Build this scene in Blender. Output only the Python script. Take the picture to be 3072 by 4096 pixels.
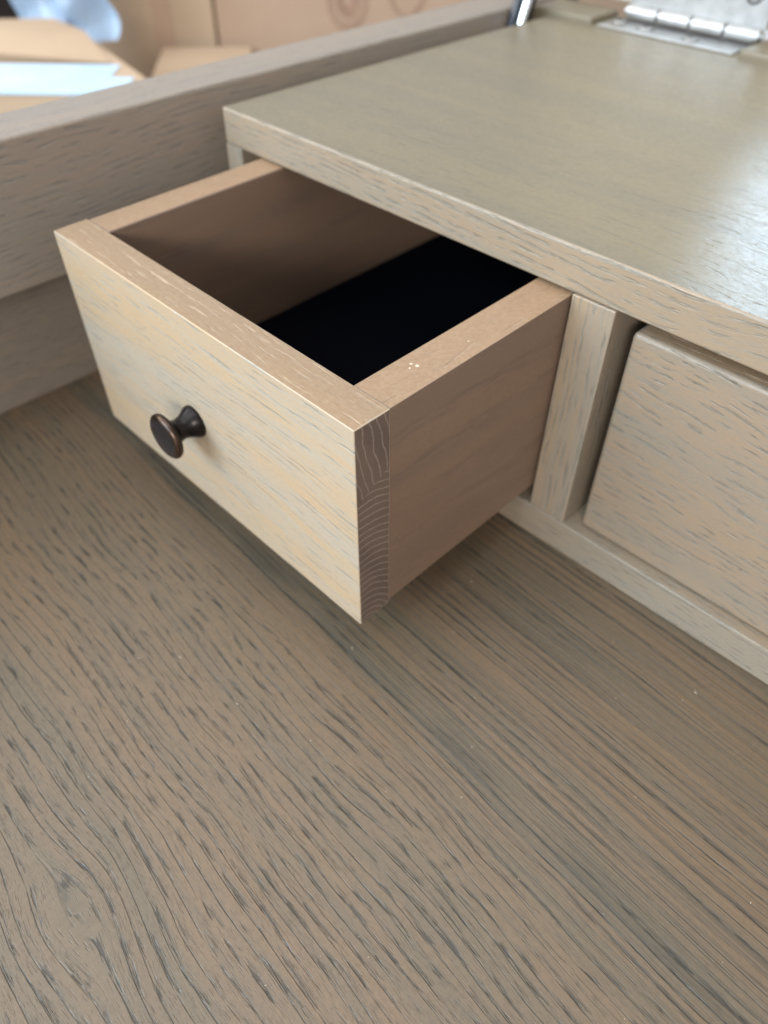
import bpy, bmesh, math, random
from mathutils import Vector, Matrix, Euler
random.seed(4)
for o in list(bpy.data.objects): bpy.data.objects.remove(o)
scene = bpy.context.scene
C = scene.collection

# ---------------------------------------------------------------- camera
cam_d = bpy.data.cameras.new('camera'); cam = bpy.data.objects.new('camera', cam_d); C.objects.link(cam)
cam.location = (0.13188, -0.12203, 0.14543)
cam.rotation_euler = Euler((math.radians(44.92503), math.radians(-0.53957), math.radians(44.71468)), 'XYZ')
cam_d.sensor_fit = 'VERTICAL'; cam_d.sensor_height = 36; cam_d.sensor_width = 27
cam_d.lens = 3023.77 / 4096 * 36
cam_d.clip_start = 0.005; cam_d.clip_end = 100
cam_d.dof.use_dof = True; cam_d.dof.focus_distance = 0.245
cam_d.dof.aperture_fstop = 7.6
scene.camera = cam

# ---------------------------------------------------------------- light
world = bpy.data.worlds.new('World'); scene.world = world; world.use_nodes = True
wb = world.node_tree.nodes['Background']
wb.inputs['Color'].default_value = (0.93, 0.95, 1.0, 1); wb.inputs['Strength'].default_value = 0.92
def area(name, loc, target, sx, sy, power, col):
    d = bpy.data.lights.new(name, 'AREA'); d.shape = 'RECTANGLE'; d.size = sx; d.size_y = sy
    d.energy = power; d.color = col
    o = bpy.data.objects.new(name, d); C.objects.link(o); o.location = loc
    o.rotation_euler = (Vector(target) - Vector(loc)).to_track_quat('-Z', 'Y').to_euler()
    return o
# the open doorway and front opening for daylight, plus two added lamps
area('doorway_light', (-0.84, -0.66, 0.46), (-0.1, 0.0, -0.05), 1.1, 0.65, 13.5, (0.97, 0.985, 1.0))
area('reflection_light', (-0.35, -1.6, 1.02), (0.0, 0.1, 0.0), 1.3, 0.8, 52, (0.50, 0.75, 1.0))  # added lamp, gives the lid's reflector its blue source
area('opening_light', (1.25, -1.75, 0.78), (0.0, 0.1, 0.0), 1.0, 0.40, 42, (1.0, 0.97, 0.94))
area('overhead_fill', (-0.5, -0.3, 2.2), (0.0, 0.1, 0.0), 2.6, 2.6, 52, (0.97, 0.98, 1.0))  # added overhead fill that lifts the horizontal surfaces
scene.view_settings.view_transform = 'Standard'; scene.view_settings.look = 'None'
scene.view_settings.exposure = -0.24; scene.view_settings.gamma = 1.0

# ---------------------------------------------------------------- helpers
def empty(name, label, cat, loc=(0, 0, 0), rot=(0, 0, 0), group=None):
    o = bpy.data.objects.new(name, None); C.objects.link(o)
    o.location = loc; o.rotation_euler = rot; o.empty_display_size = 0.02
    o['label'] = label; o['category'] = cat
    if group: o['group'] = group
    return o
def link(name, bm, mats, parent=None, smooth=True, base=None):
    """link a bmesh whose coordinates are given in the parent's frame (base = frame offset)"""
    me = bpy.data.meshes.new(name)
    bmesh.ops.recalc_face_normals(bm, faces=bm.faces)
    bm.to_mesh(me); bm.free()
    for m in (mats if isinstance(mats, (list, tuple)) else [mats]): me.materials.append(m)
    o = bpy.data.objects.new(name, me); C.objects.link(o)
    if parent: o.parent = parent
    if base is not None: o.location = base
    if smooth:
        for p in me.polygons: p.use_smooth = True
        w = o.modifiers.new('wn', 'WEIGHTED_NORMAL'); w.keep_sharp = False; w.weight = 100
    return o
def bm_box(lo, hi, bev=0.0008, seg=3, bm=None, facemat=None):
    own = bm is None
    if own: bm = bmesh.new()
    vs = [bm.verts.new((x, y, z)) for x in (lo[0], hi[0]) for y in (lo[1], hi[1]) for z in (lo[2], hi[2])]
    F = {'-x': (0, 1, 3, 2), '+x': (4, 6, 7, 5), '-y': (0, 4, 5, 1), '+y': (2, 3, 7, 6), '-z': (0, 2, 6, 4), '+z': (1, 5, 7, 3)}
    fs = []
    for k, idx in F.items():
        f = bm.faces.new([vs[i] for i in idx]); fs.append(f)
        if facemat: f.material_index = facemat.get(k, 0)
    if bev > 0:
        es = list({e for f in fs for e in f.edges})
        bmesh.ops.bevel(bm, geom=es, offset=bev, segments=seg, profile=0.5, affect='EDGES', clamp_overlap=True)
    return bm
def bm_lathe(profile, n=48, bm=None, mtx=None):
    """profile: list of (axial, radius); axis = local Z"""
    if bm is None: bm = bmesh.new()
    rings = []
    for a, r in profile:
        if r < 1e-7: rings.append([bm.verts.new((0, 0, a))])
        else: rings.append([bm.verts.new((r * math.cos(2 * math.pi * i / n), r * math.sin(2 * math.pi * i / n), a)) for i in range(n)])
    for p, q in zip(rings, rings[1:]):
        for i in range(n):
            j = (i + 1) % n
            if len(p) == 1 and len(q) == 1: continue
            if len(p) == 1: bm.faces.new((p[0], q[i], q[j]))
            elif len(q) == 1: bm.faces.new((p[i], p[j], q[0]))
            else: bm.faces.new((p[i], p[j], q[j], q[i]))
    if mtx is not None: bmesh.ops.transform(bm, matrix=mtx, verts=bm.verts)
    return bm
def bm_prism(poly, z0, z1, bev=0.0):
    bm = bmesh.new()
    a = [bm.verts.new((x, y, z0)) for x, y in poly]; b = [bm.verts.new((x, y, z1)) for x, y in poly]
    n = len(poly)
    bm.faces.new(a); bm.faces.new(b)
    for i in range(n): bm.faces.new((a[i], a[(i + 1) % n], b[(i + 1) % n], b[i]))
    if bev: bmesh.ops.bevel(bm, geom=list(bm.edges), offset=bev, segments=2, profile=0.5, affect='EDGES')
    return bm

# ---------------------------------------------------------------- materials
class NT:
    def __init__(s, name):
        s.m = bpy.data.materials.new(name); s.m.use_nodes = True
        s.t = s.m.node_tree; s.b = s.t.nodes['Principled BSDF']
    def n(s, typ, **kw):
        x = s.t.nodes.new(typ)
        for k, v in kw.items(): setattr(x, k, v)
        return x
    def put(s, sock, v):
        if isinstance(v, bpy.types.NodeSocket): s.t.links.new(v, sock)
        elif v is not None: sock.default_value = v
    def math(s, op, a, b=None, c=None, clamp=False):
        x = s.n('ShaderNodeMath', operation=op, use_clamp=clamp)
        s.put(x.inputs[0], a)
        if b is not None: s.put(x.inputs[1], b)
        if c is not None: s.put(x.inputs[2], c)
        return x.outputs[0]
    def noise(s, x, y, z, detail=2.0, rough=0.5, off=0.0):
        cb = s.n('ShaderNodeCombineXYZ'); s.put(cb.inputs[0], s.math('ADD', x, off) if off else x); s.put(cb.inputs[1], y); s.put(cb.inputs[2], z)
        nz = s.n('ShaderNodeTexNoise'); nz.inputs['Scale'].default_value = 1.0
        nz.inputs['Detail'].default_value = detail; nz.inputs['Roughness'].default_value = rough
        s.t.links.new(cb.outputs[0], nz.inputs['Vector']); return nz.outputs[0]
    def ss(s, x, a, b, lo=0.0, hi=1.0):
        r = s.n('ShaderNodeMapRange', interpolation_type='SMOOTHSTEP')
        s.put(r.inputs[0], x); r.inputs[1].default_value = a; r.inputs[2].default_value = b
        r.inputs[3].default_value = lo; r.inputs[4].default_value = hi
        return r.outputs[0]
    def mix(s, f, a, b):
        r = s.n('ShaderNodeMix', data_type='RGBA')
        s.put(r.inputs[0], f); s.put(r.inputs[6], a if isinstance(a, bpy.types.NodeSocket) else (*a, 1)); s.put(r.inputs[7], b if isinstance(b, bpy.types.NodeSocket) else (*b, 1))
        return r.outputs[2]

def S(r, g, b):   # sRGB 0..255 -> linear
    f = lambda c: (c / 255 / 12.92) if c <= 10 else ((c / 255 + 0.055) / 1.055) ** 2.4
    return (f(r), f(g), f(b))

def wood(name, axes='xyz', center=(-0.16, -0.035), freq=360., base=S(160, 132, 104), base2=S(146, 126, 102), stain=S(120, 120, 108),
         pore=S(70, 74, 70), pore_amt=1.0, stain_amt=0.7, rough=0.42, thr=0.5, dash=60., warp=0.005, knots=(), slope=0.0, off=0.0,
         bump=0.00018, peel=0.25, spec=0.5, plen=55., coat=0.0, gate_hi=.60, streak=None, pwid=3000., longside=None, line=0., crisp=.04, fiber=.16, gr=480.):
    k = NT(name); M = k.math
    tc = k.n('ShaderNodeTexCoord'); sp = k.n('ShaderNodeSeparateXYZ'); k.t.links.new(tc.outputs['Object'], sp.inputs[0])
    ax = {'x': sp.outputs[0], 'y': sp.outputs[1], 'z': sp.outputs[2]}
    u, v, w = (ax[a] for a in axes)
    if slope: v = M('MULTIPLY_ADD', u, slope, v)
    # broad waviness of the year rings
    wl_ = k.ss(v, longside[0], longside[1]) if longside else None
    calm = M('MULTIPLY_ADD', wl_, -.6, 1.) if longside else 1.
    n1 = k.noise(M('MULTIPLY', u, 7.), M('MULTIPLY', v, 16.), M('MULTIPLY', w, 16.), 2, .5, off)
    v = M('MULTIPLY_ADD', M('MULTIPLY', M('SUBTRACT', n1, .5), calm), warp * 4, v)
    n1b = k.noise(M('MULTIPLY', u, 45.), M('MULTIPLY', v, 130.), M('MULTIPLY', w, 130.), 2, .5, off + 3)
    v = M('MULTIPLY_ADD', M('MULTIPLY', M('SUBTRACT', n1b, .5), calm), warp * .3, v)
    for (ku, kv, su, sv, amp) in knots:
        du = M('DIVIDE', M('SUBTRACT', u, ku), su); dv = M('DIVIDE', M('SUBTRACT', v, kv), sv)
        g = M('EXPONENT', M('MULTIPLY', M('ADD', M('MULTIPLY', du, du), M('MULTIPLY', dv, dv)), -1.))
        sgn = M('DIVIDE', dv, M('ADD', M('ABSOLUTE', dv), .7))
        v = M('SUBTRACT', v, M('MULTIPLY', M('MULTIPLY', g, sgn), amp))
    a = M('SUBTRACT', v, center[0]); b = M('SUBTRACT', w, center[1])
    R = M('SQRT', M('ADD', M('MULTIPLY', a, a), M('MULTIPLY', b, b)))
    T = M('MULTIPLY', M('ARCTAN2', b, a), .05)
    ph = M('FRACT', M('MULTIPLY', R, freq))
    # pores crowd at the start of a ring, thin out towards its end
    E = M('MULTIPLY', k.ss(ph, .0, .12), k.ss(ph, .25, .75, 1., 0.))
    nA = k.noise(M('MULTIPLY', u, plen), M('MULTIPLY', R, pwid), M('MULTIPLY', T, 2200.), 1, .6, off)
    nG = k.noise(M('MULTIPLY', u, dash), M('MULTIPLY', R, gr), M('MULTIPLY', T, gr * .9), 2, .5, off + 7)
    if longside:
        nG2 = k.noise(M('MULTIPLY', u, 9.), M('MULTIPLY', R, 420.), M('MULTIPLY', T, 300.), 2, .55, off + 17)
        nG = M('ADD', M('MULTIPLY', nG, M('SUBTRACT', 1., wl_)), M('MULTIPLY', nG2, wl_))
    nL = k.noise(M('MULTIPLY', u, 4.), M('MULTIPLY', v, 75.), M('MULTIPLY', w, 75.), 2, .5, off + 11)
    gate = k.ss(nG, gate_hi - .16, gate_hi)
    P = M('MULTIPLY', M('MULTIPLY', E, gate), k.ss(nA, thr - crisp, thr + crisp))
    if line:
        nLn = k.noise(M('MULTIPLY', u, 14.), M('MULTIPLY', R, 90.), M('MULTIPLY', T, 60.), 2, .5, off + 23)
        ln = M('MULTIPLY', k.ss(M('ABSOLUTE', M('SUBTRACT', ph, .10)), .01, .055, 1., 0.), k.ss(nLn, .36, .5))
        P = M('MAXIMUM', P, M('MULTIPLY', M('MULTIPLY', ln, k.ss(nA, .30, .5)), line))
    fine = k.noise(M('MULTIPLY', u, 200.), M('MULTIPLY', R, 3800.), M('MULTIPLY', T, 3000.), 1, .5, off)
    fp = k.ss(fine, .60, .72)
    P = M('MAXIMUM', P, M('MULTIPLY', fp, fiber))
    col = k.mix(k.ss(nL, .35, .65), base, base2)
    strk = k.noise(M('MULTIPLY', u, 9.), M('MULTIPLY', R, 420.), M('MULTIPLY', T, 120.), 2, .6, off + 5)
    col = k.mix(M('MULTIPLY', k.ss(strk, .45, .68), stain_amt * .55), col, stain)
    col = k.mix(M('MULTIPLY', M('MULTIPLY', E, k.ss(nG, gate_hi - .28, gate_hi + .02)), stain_amt * .8), col, stain)
    if longside:
        sk = k.noise(M('MULTIPLY', u, 5.), M('MULTIPLY', R, 1500.), M('MULTIPLY', T, 500.), 1, .5, off + 31)
        sk2 = k.noise(M('MULTIPLY', u, 11.), M('MULTIPLY', R, 2200.), M('MULTIPLY', T, 300.), 1, .5, off + 37)
        bd = M('MULTIPLY', M('ADD', v, -.002), 1 / .0055); bd = M('EXPONENT', M('MULTIPLY', M('MULTIPLY', bd, bd), -1.))
        bn = k.noise(M('MULTIPLY', u, 16.), M('MULTIPLY', v, 60.), 0., 2, .5, off + 41)
        bd = M('MULTIPLY', bd, k.ss(bn, .35, .62))
        col = k.mix(M('MULTIPLY', bd, .42), col, stain)
        col = k.mix(M('MULTIPLY', M('MULTIPLY', bd, k.ss(sk2, .48, .60)), .6), col, pore)
        col = k.mix(M('MULTIPLY', k.ss(sk, .50, .66), M('MULTIPLY_ADD', wl_, .30, .06)), col, pore)
    mott = k.noise(M('MULTIPLY', u, 500.), M('MULTIPLY', v, 800.), M('MULTIPLY', w, 800.), 2, .6)
    col = k.mix(k.ss(mott, .3, .75, 0., .14), col, pore)
    col = k.mix(M('MULTIPLY', P, pore_amt), col, pore)
    k.put(k.b.inputs['Base Color'], col)
    pe = k.noise(M('MULTIPLY', ax['x'], 2600.), M('MULTIPLY', ax['y'], 2600.), M('MULTIPLY', ax['z'], 2600.), 1, .5)
    h = M('ADD', M('MULTIPLY', P, -1.), M('MULTIPLY', pe, peel))
    bp = k.n('ShaderNodeBump'); bp.inputs['Strength'].default_value = 1.0; bp.inputs['Distance'].default_value = bump
    k.t.links.new(h, bp.inputs['Height']); k.t.links.new(bp.outputs[0], k.b.inputs['Normal'])
    rr = k.ss(mott, .3, .7, rough - .04, rough + .05)
    k.put(k.b.inputs['Roughness'], rr); k.b.inputs['Specular IOR Level'].default_value = spec
    return k.m

def endgrain(name):
    k = NT(name); M = k.math
    tc = k.n('ShaderNodeTexCoord'); sp = k.n('ShaderNodeSeparateXYZ'); k.t.links.new(tc.outputs['Object'], sp.inputs[0])
    x, y, z = sp.outputs
    nz = k.noise(M('MULTIPLY', x, 90.), M('MULTIPLY', y, 90.), M('MULTIPLY', z, 90.), 2)
    jit = k.noise(M('MULTIPLY', x, 2500.), M('MULTIPLY', y, 2500.), M('MULTIPLY', z, 2500.), 1)
    # lower lamella: arcs round a pith below the board's front corner
    dy = M('MULTIPLY', M('SUBTRACT', y, .003), 1.7); dz = M('SUBTRACT', z, -.118)
    r1 = M('SQRT', M('ADD', M('MULTIPLY', dy, dy), M('MULTIPLY', dz, dz)))
    r1 = M('ADD', r1, M('MULTIPLY', nz, .0028)); r1 = M('MULTIPLY_ADD', jit, .0014, r1)
    l1 = k.ss(M('ABSOLUTE', M('SUBTRACT', M('FRACT', M('MULTIPLY', r1, 285.)), .5)), .02, .16, 1., 0.)
    # upper lamella: steep rings
    r2 = M('ADD', M('MULTIPLY', y, 1.0), M('MULTIPLY', z, .22)); r2 = M('MULTIPLY_ADD', nz, .004, r2); r2 = M('MULTIPLY_ADD', jit, .0009, r2)
    l2 = k.ss(M('ABSOLUTE', M('SUBTRACT', M('FRACT', M('MULTIPLY', r2, 290.)), .5)), .02, .12, 1., 0.)
    sel = M('GREATER_THAN', M('MULTIPLY_ADD', y, -.55, z), -.033)
    L = M('ADD', M('MULTIPLY', l1, M('SUBTRACT', 1., sel)), M('MULTIPLY', l2, sel))
    dots = k.noise(M('MULTIPLY', x, 3200.), M('MULTIPLY', y, 3200.), M('MULTIPLY', z, 3200.), 1)
    L = M('MULTIPLY', L, k.ss(dots, .40, .6, .15, 1.))
    vary = k.noise(M('MULTIPLY', x, 40.), M('MULTIPLY', y, 60.), M('MULTIPLY', z, 40.), 2)
    col = k.mix(k.ss(vary, .3, .7), S(92, 76, 67), S(104, 86, 74))
    col = k.mix(M('MULTIPLY', L, .8), col, S(160, 140, 126))
    k.put(k.b.inputs['Base Color'], col); k.b.inputs['Roughness'].default_value = .55
    bp = k.n('ShaderNodeBump'); bp.inputs['Distance'].default_value = .00012
    k.t.links.new(M('SUBTRACT', dots, L), bp.inputs['Height']); k.t.links.new(bp.outputs[0], k.b.inputs['Normal'])
    return k.m

def plain(name, col, rough=.5, metal=0., spec=.5, col2=None, scale=40., bump=0., bscale=None):
    k = NT(name); M = k.math
    tc = k.n('ShaderNodeTexCoord'); nz = k.n('ShaderNodeTexNoise'); nz.inputs['Scale'].default_value = scale; nz.inputs['Detail'].default_value = 4
    k.t.links.new(tc.outputs['Object'], nz.inputs['Vector'])
    c2 = col2 or tuple(c * .8 for c in col)
    k.put(k.b.inputs['Base Color'], k.mix(k.ss(nz.outputs[0], .35, .65), col, c2))
    k.b.inputs['Roughness'].default_value = rough; k.b.inputs['Metallic'].default_value = metal; k.b.inputs['Specular IOR Level'].default_value = spec
    if bump:
        n2 = k.n('ShaderNodeTexNoise'); n2.inputs['Scale'].default_value = bscale or scale; n2.inputs['Detail'].default_value = 3
        k.t.links.new(tc.outputs['Object'], n2.inputs['Vector'])
        bp = k.n('ShaderNodeBump'); bp.inputs['Distance'].default_value = bump
        k.t.links.new(n2.outputs[0], bp.inputs['Height']); k.t.links.new(bp.outputs[0], k.b.inputs['Normal'])
    return k.m

m_desk = wood('desktop_wood', 'xyz', center=(-0.175, -0.155), freq=255., base=S(112, 90, 67), base2=S(103, 87, 67), stain=S(83, 78, 66),  # one wood finish; lighting differences between parts are put into these base colours
              pore=S(33, 35, 32), stain_amt=.42, knots=((.004, -.1335, .024, .020, .014),), slope=.055, warp=.004, off=.3, rough=.40, bump=.00020, longside=(-.03, .0), plen=110., line=.8, pore_amt=.74, gate_hi=.63, gr=620., dash=85., pwid=2700., crisp=.018, fiber=.30)
m_cab = wood('cabinet_wood', 'xyz', center=(.6, .4), freq=520., base=S(146, 125, 101), base2=S(140, 125, 106), stain=S(132, 127, 114), pore=S(100, 102, 96), pore_amt=.28, stain_amt=.5, off=2.1, slope=.03, rough=.42, dash=90., plen=110., gate_hi=.58)
m_top = wood('cabinet_top_wood', 'xyz', center=(0.9, -.9), freq=360., base=S(121, 108, 84), base2=S(115, 104, 84), stain=S(106, 100, 82), pore=S(86, 82, 72), pore_amt=.3, stain_amt=.25, off=5.0, bump=.00008, rough=.37, gate_hi=.66, peel=.3, warp=.006, dash=90., plen=110.)
m_stile = wood('stile_wood', 'zxy', center=(-.3, .4), freq=520., base=S(150, 127, 101), base2=S(144, 127, 107), stain=S(132, 128, 116), pore=S(96, 98, 92), pore_amt=.34, stain_amt=.5, off=8.0, dash=60., plen=90.)
m_front = wood('drawer_front_wood', 'xzy', center=(.35, -.25), freq=380., base=S(176, 148, 114), base2=S(169, 150, 126), stain=S(162, 157, 144), pore=S(118, 122, 118), pore_amt=.32, stain_amt=.6, off=4.0, warp=.005, slope=.03, thr=.52, rough=.45, dash=50., plen=90., gate_hi=.62)
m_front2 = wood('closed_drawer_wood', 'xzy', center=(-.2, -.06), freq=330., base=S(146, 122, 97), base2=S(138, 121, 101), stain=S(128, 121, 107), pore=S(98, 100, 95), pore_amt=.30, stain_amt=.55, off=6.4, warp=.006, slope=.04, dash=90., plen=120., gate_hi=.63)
m_tops = wood('drawer_edge_wood', 'xyz', center=(.4, -.3), freq=380., base=S(141, 113, 84), base2=S(134, 110, 84), stain=S(142, 121, 99), pore=S(190, 164, 134), stain_amt=.4, pore_amt=.6, off=1.7, gate_hi=.64, plen=80., dash=80., gr=900., pwid=3600.)
m_side = wood('drawer_side_wood', 'yzx', center=(.5, .2), freq=60., base=S(121, 97, 79), base2=S(115, 94, 78), stain=S(108, 90, 77), pore=S(88, 74, 64), stain_amt=.22, pore_amt=.10, off=9.2, bump=.00008, rough=.45)  # shade on the drawer sides is put into this browner base
m_panel = wood('side_panel_wood', 'yzx', center=(.3, -.3), freq=320., base=S(138, 122, 106), base2=S(132, 120, 107), stain=S(120, 117, 110), pore=S(98, 98, 94), pore_amt=.12, stain_amt=.3, off=3.3, gate_hi=.60, dash=80.)
m_end = endgrain('end_grain_wood')
m_felt = plain('black_felt', (.0009, .001, .0022), .95, spec=.05, col2=(.0015, .0018, .0035), scale=900, bump=.0003, bscale=2500)
m_bronze = plain('dark_bronze', S(40, 34, 31), .28, metal=.7, col2=S(30, 27, 27), scale=180)
m_bronze_face = plain('bronze_face', S(74, 68, 70), .32, metal=.75, col2=S(62, 57, 58), scale=260)
m_bronze_rim = plain('worn_bronze_rim', S(98, 80, 68), .3, metal=1., col2=S(74, 61, 53), scale=160)
m_steel = plain('hinge_steel', S(184, 183, 180), .42, metal=1., col2=S(170, 169, 166), scale=120, bump=.00003, bscale=400)
m_dark = plain('screw_recess', (.01, .01, .01), .6)
m_black = plain('black_metal', (.012, .013, .017), .28, col2=(.02, .02, .025))
m_chrome = plain('highlight_chrome', S(235, 240, 245), .12, metal=1., col2=S(225, 232, 240))  # bright metal for the highlight streak on the black stay
m_card = plain('cardboard', S(178, 153, 126), .85, spec=.2, col2=S(170, 145, 119), scale=6, bump=.0004, bscale=60)
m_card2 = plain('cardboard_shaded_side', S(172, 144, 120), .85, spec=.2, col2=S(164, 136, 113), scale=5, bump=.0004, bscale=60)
m_tape = plain('blue_tape', S(176, 200, 216), .35, col2=S(188, 210, 224), scale=14, bump=.0006, bscale=90)
m_foam = plain('foam_sheet', S(200, 222, 242), .5, col2=S(212, 228, 244), scale=9, bump=.001, bscale=50)
m_print = plain('printed_ink', S(160, 128, 106), .8, spec=.2)
m_lid = plain('lid_wood', S(196, 184, 166), .5, col2=S(184, 172, 154), scale=12)
m_mirror = NT('mirror_glass').m
mb = m_mirror.node_tree.nodes['Principled BSDF']; mb.inputs['Metallic'].default_value = 1.; mb.inputs['Roughness'].default_value = .03; mb.inputs['Base Color'].default_value = (.9, .92, .92, 1)
m_backdrop = plain('backdrop_dark', S(46, 36, 30), .8, col2=S(34, 27, 22), scale=3)  # dark colour for the unlit far background
m_floor = plain('concrete', S(120, 116, 108), .8, col2=S(104, 100, 94), scale=4, bump=.001, bscale=30)
m_speck = plain('pale_wood_chip', S(214, 194, 170), .7, scale=300)

# ---------------------------------------------------------------- dimensions (metres)
W, T, SD, H = .18616, .01596, .0171, .10
P, D = .11183, .27339
ZO, ZD = -.10669, -.12471
A, ZT = .00341, .02072
XL = -.21247
XR = .62

# ---------------------------------------------------------------- setting
fl = link('floor', bm_box((-4, -4, -.90), (4, 4, -.88), 0), m_floor, smooth=False); fl['kind'] = 'structure'
bdrop = link('dark_backdrop', bm_box((-3.2, -1.2, -.879), (-3.1, 4, 0.0), 0), m_backdrop, smooth=False); bdrop['kind'] = 'structure'  # low backdrop added to keep the far corner dark

# ---------------------------------------------------------------- the desk
DB = Vector((0.1, 0.0, -.879))
desk = empty('wooden_desk', 'grey-brown oak desk with open lid, raised side panel and a row of small built-in drawers', 'desk', DB)
nb = -DB
def dpart(name, bm, mats, **kw): return link(name, bm, mats, desk, base=nb, **kw)
def sub(name, bm, mats, parent, **kw): return link(name, bm, mats, parent, base=(0, 0, 0), **kw)
dpart('desktop', bm_box((-.2672, -.46, ZD - .022), (XR + .03, P + D + .03, ZD), .0005), m_desk)
# left side: thick top rail, recessed lower panel
dpart('side_rail', bm_box((-.22645 - .0322, -.46, -.04058), (-.22645, .445, .0268), .0016, 4), m_panel)
lp = dpart('side_panel', bm_box((-.292, -.4595, -.24), (-.268, .4445, -.0407), .0004), m_panel)
sr = dpart('side_rail', bm_box((XR + .031, -.46, -.24), (XR + .06, .445, .0268), .0016, 4), m_panel)
dpart('front_apron', bm_box((-.267, -.4585, -.24), (XR + .03, -.434, ZD - .0225), .0008), m_panel)
for (lx, ly) in ((-.262, -.43), (.595, -.43), (-.262, .385), (.595, .385)):
    bm = bmesh.new()
    t = .024; b_ = .016; cx, cy = lx + .024, ly + .024
    vs = [bm.verts.new((cx + sx * s, cy + sy * s, z)) for s, z in ((t, ZD - .0226), (b_, -.879)) for sx, sy in ((-1, -1), (1, -1), (1, 1), (-1, 1))]
    bm.faces.new(vs[:4]); bm.faces.new(vs[4:])
    for i in range(4): bm.faces.new((vs[i], vs[(i + 1) % 4], vs[4 + (i + 1) % 4], vs[4 + i]))
    dpart('leg', bm, m_panel, smooth=False)

# built-in cabinet
cab = dpart('drawer_cabinet', bm_box((XL, P + .0006, A), (XR, P + D, ZT), .0011, 4, facemat={'+z': 1}), [m_cab, m_top])
SL = -.2000
sub('stile', bm_box((XL, P + .0004, ZO + .0001), (SL, P + .019, A - .0001), .0005), m_stile, cab)
sub('cabinet_side', bm_box((XL + .0008, P + .0192, ZD + .0002), (SL - .003, P + D - .001, A - .0002), .0003), m_panel, cab)
DV = (.0015, .02038)
sub('divider', bm_box((DV[0], P, ZO + .0001), (DV[1], P + D - .002, A - .0001), .0006), m_stile, cab)
sub('divider', bm_box((.262, P, ZO + .0001), (.281, P + D - .002, A - .0001), .0006), m_stile, cab)
sub('bottom_rail', bm_box((XL, P - .0002, ZD + .0002), (XR, P + .03, ZO), .0007), m_cab, cab)
sub('cabinet_floor', bm_box((SL - .002, P + .0302, ZD + .0002), (XR, P + D - .001, ZO - .0012), 0), m_panel, cab, smooth=False)
sub('cabinet_back', bm_box((SL - .002, P + D - .009, ZO - .001), (XR, P + D - .002, A - .0003), 0), m_panel, cab, smooth=False)

# back rail behind the cabinet, notched for the hinge leaf
YB = P + D
RH = ZT + .0042
NX = (-.1735, -.0790)
br = dpart('back_rail', bm_box((-.2262, YB + .0003, -.20), (NX[0] - .004, YB + .034, RH), .0018, 4), m_top)
bm = bm_box((NX[1] + .004, YB + .0003, -.20), (XR, YB + .034, RH), .0018, 4)
sub('rail_length', bm, m_top, br)
bm = bm_prism([(NX[0] - .0039, YB + .0004), (NX[1] + .0039, YB + .0004), (NX[1] + .0039, YB + .034), (NX[0] - .0039, YB + .034)], -.20, ZT + .0002)
sub('hinge_mortise', bm, m_top, br, smooth=False)

# lid, open, with a mirror and frame, unseen, added for the blue cabinet-top sheen
lid = dpart('lid', bm_box((XL - .02, YB + .040, ZT + .0075), (XR + .02, YB + .058, .42), .0015), m_lid)
sub('sheen_mirror', bm_box((-.060, YB + .0382, .095), (XR - .05, YB + .0398, .385), .0004), m_mirror, lid)
def fr(lo, hi): sub('sheen_mirror_frame', bm_box(lo, hi, .001), m_lid, lid)
fr((-.080, YB + .0355, .080), (XR - .03, YB + .0399, .0948)); fr((-.080, YB + .0355, .3852), (XR - .03, YB + .0399, .40))
fr((-.080, YB + .0355, .0950), (-.0602, YB + .0399, .3850)); fr((XR - .0498, YB + .0355, .0950), (XR - .03, YB + .0399, .3850))

# hinge
HZ = ZT + .0012
bm = bm_prism([(NX[0], YB + .0010), (NX[1], YB + .0010), (NX[1], YB + .028), (NX[0], YB + .028)], ZT + .0003, HZ, .0003)
hinge = dpart('hinge', bm, m_steel)
bx0, bx1, by, bz, brad = -.1672, -.0745, YB + .0265, ZT + .0062, .0042
nk = 4; kl = (bx1 - bx0) / nk
for i in range(nk):
    g = .0006
    mt = Matrix.Translation((bx0 + i * kl, by, bz)) @ Matrix.Rotation(math.pi / 2, 4, 'Y')
    sub('knuckle', bm_lathe([(g, 0), (g, brad - .0006), (g + .0006, brad), (kl - g - .0006, brad), (kl - g, brad - .0006), (kl - g, 0)], 32, None, mt), m_steel, hinge)
mt = Matrix.Translation((bx0 - .0012, by, bz)) @ Matrix.Rotation(math.pi / 2, 4, 'Y')
sub('pin', bm_lathe([(0, 0), (0, .002), (nk * kl + .0016, .002), (nk * kl + .0024, .0014), (nk * kl + .0024, 0)], 24, None, mt), m_steel, hinge)
sub('upper_leaf', bm_box((bx0, YB + .0290, bz + .0035), (bx1, YB + .0306, bz + .034), .0003), m_steel, hinge)
def screw(loc, rot):
    m = Matrix.Translation(loc) @ rot
    c_ = bm_lathe([(.00005, 0), (.00005, .0056), (.0001, .0056), (.00012, 0)], 32); bmesh.ops.transform(c_, matrix=m, verts=c_.verts); sub('countersink', c_, m_dark, hinge, smooth=False)
    bm = bm_lathe([(-.0002, .0048), (.0003, .0047), (.0009, .0036), (.0014, .0020), (.0015, 0)], 32)
    bmesh.ops.transform(bm, matrix=m, verts=bm.verts)
    s = sub('screw', bm, m_steel, hinge)
    bm = bm_box((-.0022, -.0004, .0009), (.0022, .0004, .00165), 0); bm_box((-.0004, -.0022, .0009), (.0004, .0022, .00168), 0, bm=bm)
    bmesh.ops.transform(bm, matrix=m, verts=bm.verts)
    sub_ = link('screw', bm, m_dark, hinge, smooth=False, base=(0, 0, 0)); sub_.name = 'screw_slot'
for x, y in ((-.1445, YB + .0125), (-.1115, YB + .0105), (-.1660, YB + .016)):
    screw((x, y, HZ), Matrix.Identity(4))
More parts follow.
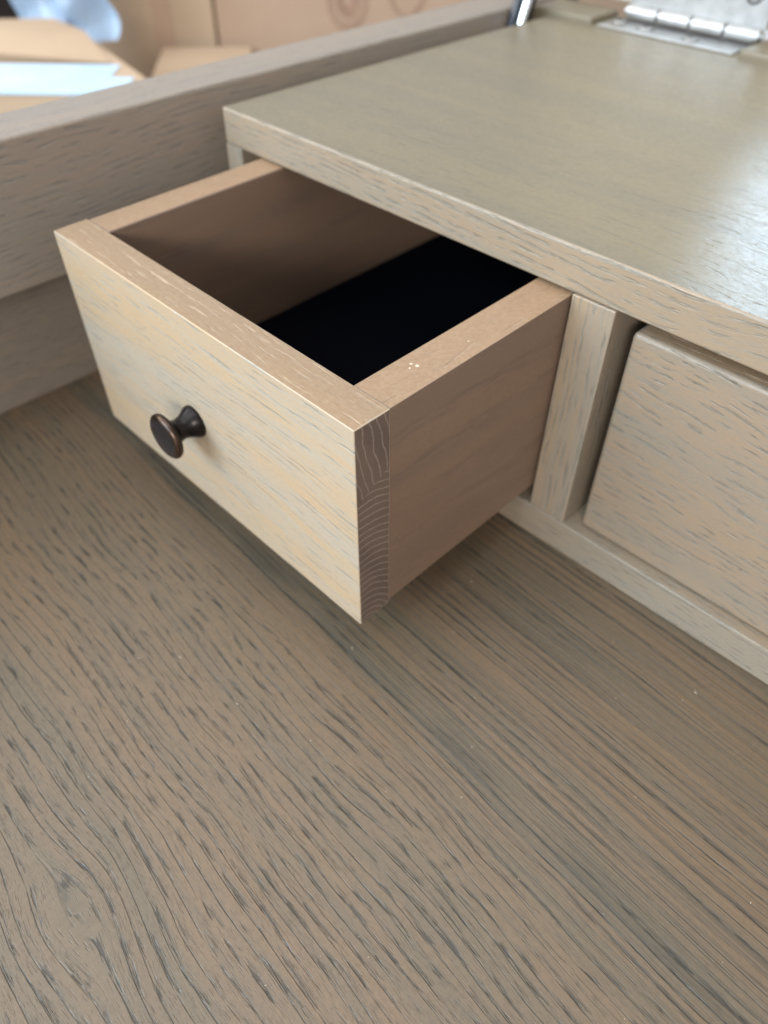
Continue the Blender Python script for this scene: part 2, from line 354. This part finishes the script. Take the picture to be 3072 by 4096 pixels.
for x, z in ((-.1520, .0175), (-.1205, .0185), (-.0870, .0200)):
    screw((x, YB + .0290, bz + z), Matrix.Rotation(math.pi / 2, 4, 'X'))

# lid stay in the gap between side panel and cabinet
p0 = Vector((-.2196, .350, -.030)); p1 = Vector((-.2196, .400, .100)); dr = (p1 - p0)
q = dr.to_track_quat('Z', 'X').to_matrix().to_4x4()
L = dr.length
bm = bm_box((-.0100, -.0062, 0), (.0110, -.0022, L), .0006)
bmesh.ops.transform(bm, matrix=Matrix.Translation(p0) @ Matrix(((0, 1, 0, 0), (math.cos(.37), 0, math.sin(.37), 0), (-math.sin(.37), 0, math.cos(.37), 0), (0, 0, 0, 1))), verts=bm.verts)
stay = dpart('lid_stay', bm, m_black)
bm = bm_lathe([(0, 0), (0, .0032), (L, .0032), (L, 0)], 32)  # bright rod added as the highlight streak along the black bar
bmesh.ops.transform(bm, matrix=Matrix.Translation(p0 + Vector((.0012, -.004, 0))) @ q, verts=bm.verts)
sub('stay_highlight', bm, m_chrome, stay)

# ---------------------------------------------------------------- open drawer
DRL = .300
HS = .0985
def drawer(name, label, Wd, loc, rot, fz1, open_=True, group=None, fm=None, bev=.0004, H=H, HS=HS):
    t = empty(name, label, 'drawer', loc, rot, group)
    link('front_panel', bm_box((-Wd, 0, -H), (0, T, fz1), bev, 4, facemat={'+x': 1, '-x': 1, '+z': 2}), [fm, m_end, m_tops], t)
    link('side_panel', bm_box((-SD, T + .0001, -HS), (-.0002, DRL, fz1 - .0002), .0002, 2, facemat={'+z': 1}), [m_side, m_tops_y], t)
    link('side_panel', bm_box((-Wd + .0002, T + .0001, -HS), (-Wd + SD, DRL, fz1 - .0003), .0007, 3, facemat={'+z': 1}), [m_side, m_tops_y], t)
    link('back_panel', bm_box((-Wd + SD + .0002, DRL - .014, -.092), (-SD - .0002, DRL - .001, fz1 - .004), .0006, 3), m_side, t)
    link('drawer_base', bm_box((-Wd + SD - .003, T - .002, -.088), (-SD + .003, DRL - .012, -.080), 0), m_side, t, smooth=False)
    link('felt_lining', bm_box((-Wd + SD + .0003, T + .0003, -.0798), (-SD - .0003, DRL - .0143, -.0745), .001, 2), m_felt, t)
    return t
m_tops_y = wood('drawer_side_edge_wood', 'yxz', center=(.4, -.3), freq=380., base=S(142, 112, 84), base2=S(136, 110, 84), stain=S(132, 109, 86), pore=S(196, 170, 142), stain_amt=.3, pore_amt=.12, off=2.9, gate_hi=.68)
def knob(parent, x, z):
    prof = [(-.0005, 0), (-.0005, .0072), (.0008, .0074), (.0020, .0071), (.0036, .0061), (.0055, .0051), (.0078, .0046), (.0098, .0050), (.0114, .0064), (.0122, .0084),
            (.0130, .0098), (.0141, .0102), (.0151, .0100), (.0158, .0093), (.0161, .0086), (.0164, .0084), (.0170, .0060), (.0173, .003), (.0174, 0)]
    mt = Matrix.Translation((x, 0, z)) @ Matrix.Rotation(math.pi / 2, 4, 'X')
    bm = bm_lathe(prof, 64, None, mt)
    for f in bm.faces:
        c = f.calc_center_median(); a = -c.y; r = math.hypot(c.x - x, c.z - z)
        f.material_index = 2 if (.0141 < a < .0166 and r > .0083) else (1 if a > .0160 else 0)
    return link('knob', bm, [m_bronze, m_bronze_face, m_bronze_rim], parent)
d1 = drawer('open_drawer', 'small wooden drawer pulled open, with black lining and a dark bronze knob', W, (0, 0, 0),
            tuple(math.radians(a) for a in (1.07588, .34401, -.40438)), 0, fm=m_front)
knob(d1, -.0985, -.0527)
# closed drawer, set back in its opening
W2 = .2275
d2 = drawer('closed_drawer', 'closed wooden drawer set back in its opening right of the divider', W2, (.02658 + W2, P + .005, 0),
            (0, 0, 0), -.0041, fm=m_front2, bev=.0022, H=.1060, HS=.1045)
knob(d2, -W2 / 2, -.052)

# two chips and a crumb of filler on the open drawer's right edge
for i, (x, y, s) in enumerate(((-.0098, .0386, .0011), (-.0122, .0380, .0008), (-.0108, .0360, .0005), (-.0075, .0620, .0005))):
    n = 7; s *= .8; poly = [(x + s * random.uniform(.5, 1.2) * math.cos(2 * math.pi * k / n), y + s * random.uniform(.5, 1.3) * math.sin(2 * math.pi * k / n)) for k in range(n)]
    bm = bm_prism(poly, -.0005, -.00018); o = link('wood_chip', bm, m_speck, d1, smooth=False)

# ---------------------------------------------------------------- cardboard boxes beyond the desk
rv = Vector((.71062, .70358, 0)); fv = Vector((-.70358, .71062, 0)); C0 = Vector((.13188, -.12203, 0))
yaw = math.atan2(rv.y, rv.x)
def rf(r, f, z=0): return C0 + rv * r + fv * f + Vector((0, 0, z))
FZ = -.879
def box_thing(name, label, r0, r1, f0, f1, ztop, rot=0., group='cardboard boxes beside the desk', mat=None, poly=None):
    base = rf((r0 + r1) / 2, (f0 + f1) / 2, FZ)
    t = empty(name, label, 'cardboard box', base, (0, 0, yaw + rot), group)
    hw, hd = (r1 - r0) / 2, (f1 - f0) / 2
    if poly: bm = bm_prism([(r - (r0 + r1) / 2, f - (f0 + f1) / 2) for r, f in poly], .0005, ztop - FZ, .003)
    else: bm = bm_box((-hw, -hd, .0005), (hw, hd, ztop - FZ), .003, 2)
    link('box_body', bm, mat or m_card, t)
    return t, hw, hd, ztop - FZ
zA = -.0736
bA, hw, hd, zt = box_thing('cardboard_box', 'tan cardboard box just beyond the side panel, sealed with pale blue tape', -.80, -.222, .752, .949, zA, poly=((-.80, .752), (-.226, .752), (-.223, .80), (-.321, .949), (-.80, .949)))
# tape over the front edge of its top
bm = bm_box((-hw - .0004, -hd - .0012, zt - .002), (hw - .035, -hd + .085, zt + .0008), .0004)
link('tape', bm, m_tape, bA)
bm = bm_box((hw - .05, -hd - .0014, zt - .0021), (hw - .012, -hd + .045, zt + .0009), .0004)
link('tape', bm, m_tape, bA)
# loose flap rising to a peak
bm = bmesh.new()
pts = [(-hw, -hd + .10, zt + .0012), (hw - .045, -hd + .088, zt + .0012), (hw - .100, hd - .002, zt + .004), (hw - .152, hd + .057, zt + .003), (-hw, hd + .012, zt + .004)]
vs = [bm.verts.new(p) for p in pts]; f = bm.faces.new(vs)
bmesh.ops.solidify(bm, geom=[f], thickness=.004)
link('flap', bm, m_card, bA, smooth=False)

# right-hand big box with print
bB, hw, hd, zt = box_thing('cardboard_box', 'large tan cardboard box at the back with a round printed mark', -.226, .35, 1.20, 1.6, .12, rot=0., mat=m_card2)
def ring(cx, cz, r0, r1, y, par, name='printed_mark', sx=.8):
    bm = bmesh.new(); n = 48
    a = [bm.verts.new((cx + sx * r0 * math.cos(2 * math.pi * i / n), y, cz + r0 * math.sin(2 * math.pi * i / n))) for i in range(n)]
    b = [bm.verts.new((cx + sx * r1 * math.cos(2 * math.pi * i / n), y, cz + r1 * math.sin(2 * math.pi * i / n))) for i in range(n)]
    for i in range(n): bm.faces.new((a[i], a[(i + 1) % n], b[(i + 1) % n], b[i]))
    r = bmesh.ops.extrude_face_region(bm, geom=list(bm.faces)); bmesh.ops.translate(bm, verts=[v for v in r['geom'] if isinstance(v, bmesh.types.BMVert)], vec=(0, .0006, 0))
    return link(name, bm, m_print, par, smooth=False)
cx = -.047 - (-.226 + .35) / 2; cz = -.088 - FZ
ring(cx, cz, .031, .034, -hd - .0010, bB); ring(cx, cz, .0255, .027, -hd - .0010, bB); ring(cx, cz, .006, .019, -hd - .0010, bB)
ring(cx + .080, cz + .012, .026, .030, -hd - .0010, bB)

bC, hw, hd, zt = box_thing('cardboard_box', 'plain cardboard box standing between the taped box and the printed box', -.49, -.2225, 1.2025, 1.6, .10, rot=-.03)
bm = bm_box((.05, -hd - .0008, .02), (.075, -hd + .0001, zt - .002), 0)
link('seam', bm, m_card2, bC, smooth=False)
# low box with its top in view
bD, hw, hd, zt = box_thing('cardboard_box', 'low cardboard box with its flat top in view in front of the printed box', -.292, -.170, 1.02, 1.185, -.140, rot=.10)

# pale plastic foam sheet standing behind the taped box
t = bmesh.new(); nx, nz = 26, 22
g = {}
for i in range(nx + 1):
    for j in range(nz + 1):
        x = -.030 + .145 * i / nx + (.03 * (1 - j / nz) if i < nx / 2 else 0); z = .050 + .19 * j / nz
        x += .006 * math.sin(j * .9) * (i / nx) ** 2
        y = .012 * math.sin(i * .55 + j * .2) + .008 * math.sin(j * .8 - i * .3) + random.uniform(-.001, .001)
        g[i, j] = t.verts.new((x, y, z))
fs = [t.faces.new((g[i, j], g[i + 1, j], g[i + 1, j + 1], g[i, j + 1])) for i in range(nx) for j in range(nz)]
bmesh.ops.solidify(t, geom=fs, thickness=.003)
sh = link('foam_sheet', t, m_foam)
sh.location = rf(-.445, 1.08, -.16); sh.rotation_euler = (0, 0, yaw)
sh['label'] = 'pale blue-white packing sheet standing behind the taped cardboard box'; sh['category'] = 'packing sheet'

# dust and lint lying on the desktop
bm = bmesh.new()
for i in range(90):
    x = random.uniform(-.12, .26); y = random.uniform(-.17, .09); r = random.uniform(.00010, .00028); a = random.uniform(0, 6.28)
    el = random.choice((1, 1, 1.6, 4.0))
    vs = [bm.verts.new((x + r * (el * math.cos(t) * math.cos(a) - .5 * math.sin(t) * math.sin(a)), y + r * (el * math.cos(t) * math.sin(a) + .5 * math.sin(t) * math.cos(a)), ZD + .00015 + .0001 * math.cos(3 * t))) for t in (0, 1.3, 2.5, 3.9, 5.1)]
    bm.faces.new(vs)
du = link('dust', bm, m_speck, smooth=False); du['kind'] = 'stuff'; du['label'] = 'scattered pale dust specks lying on the grey-brown desktop'; du['category'] = 'dust'
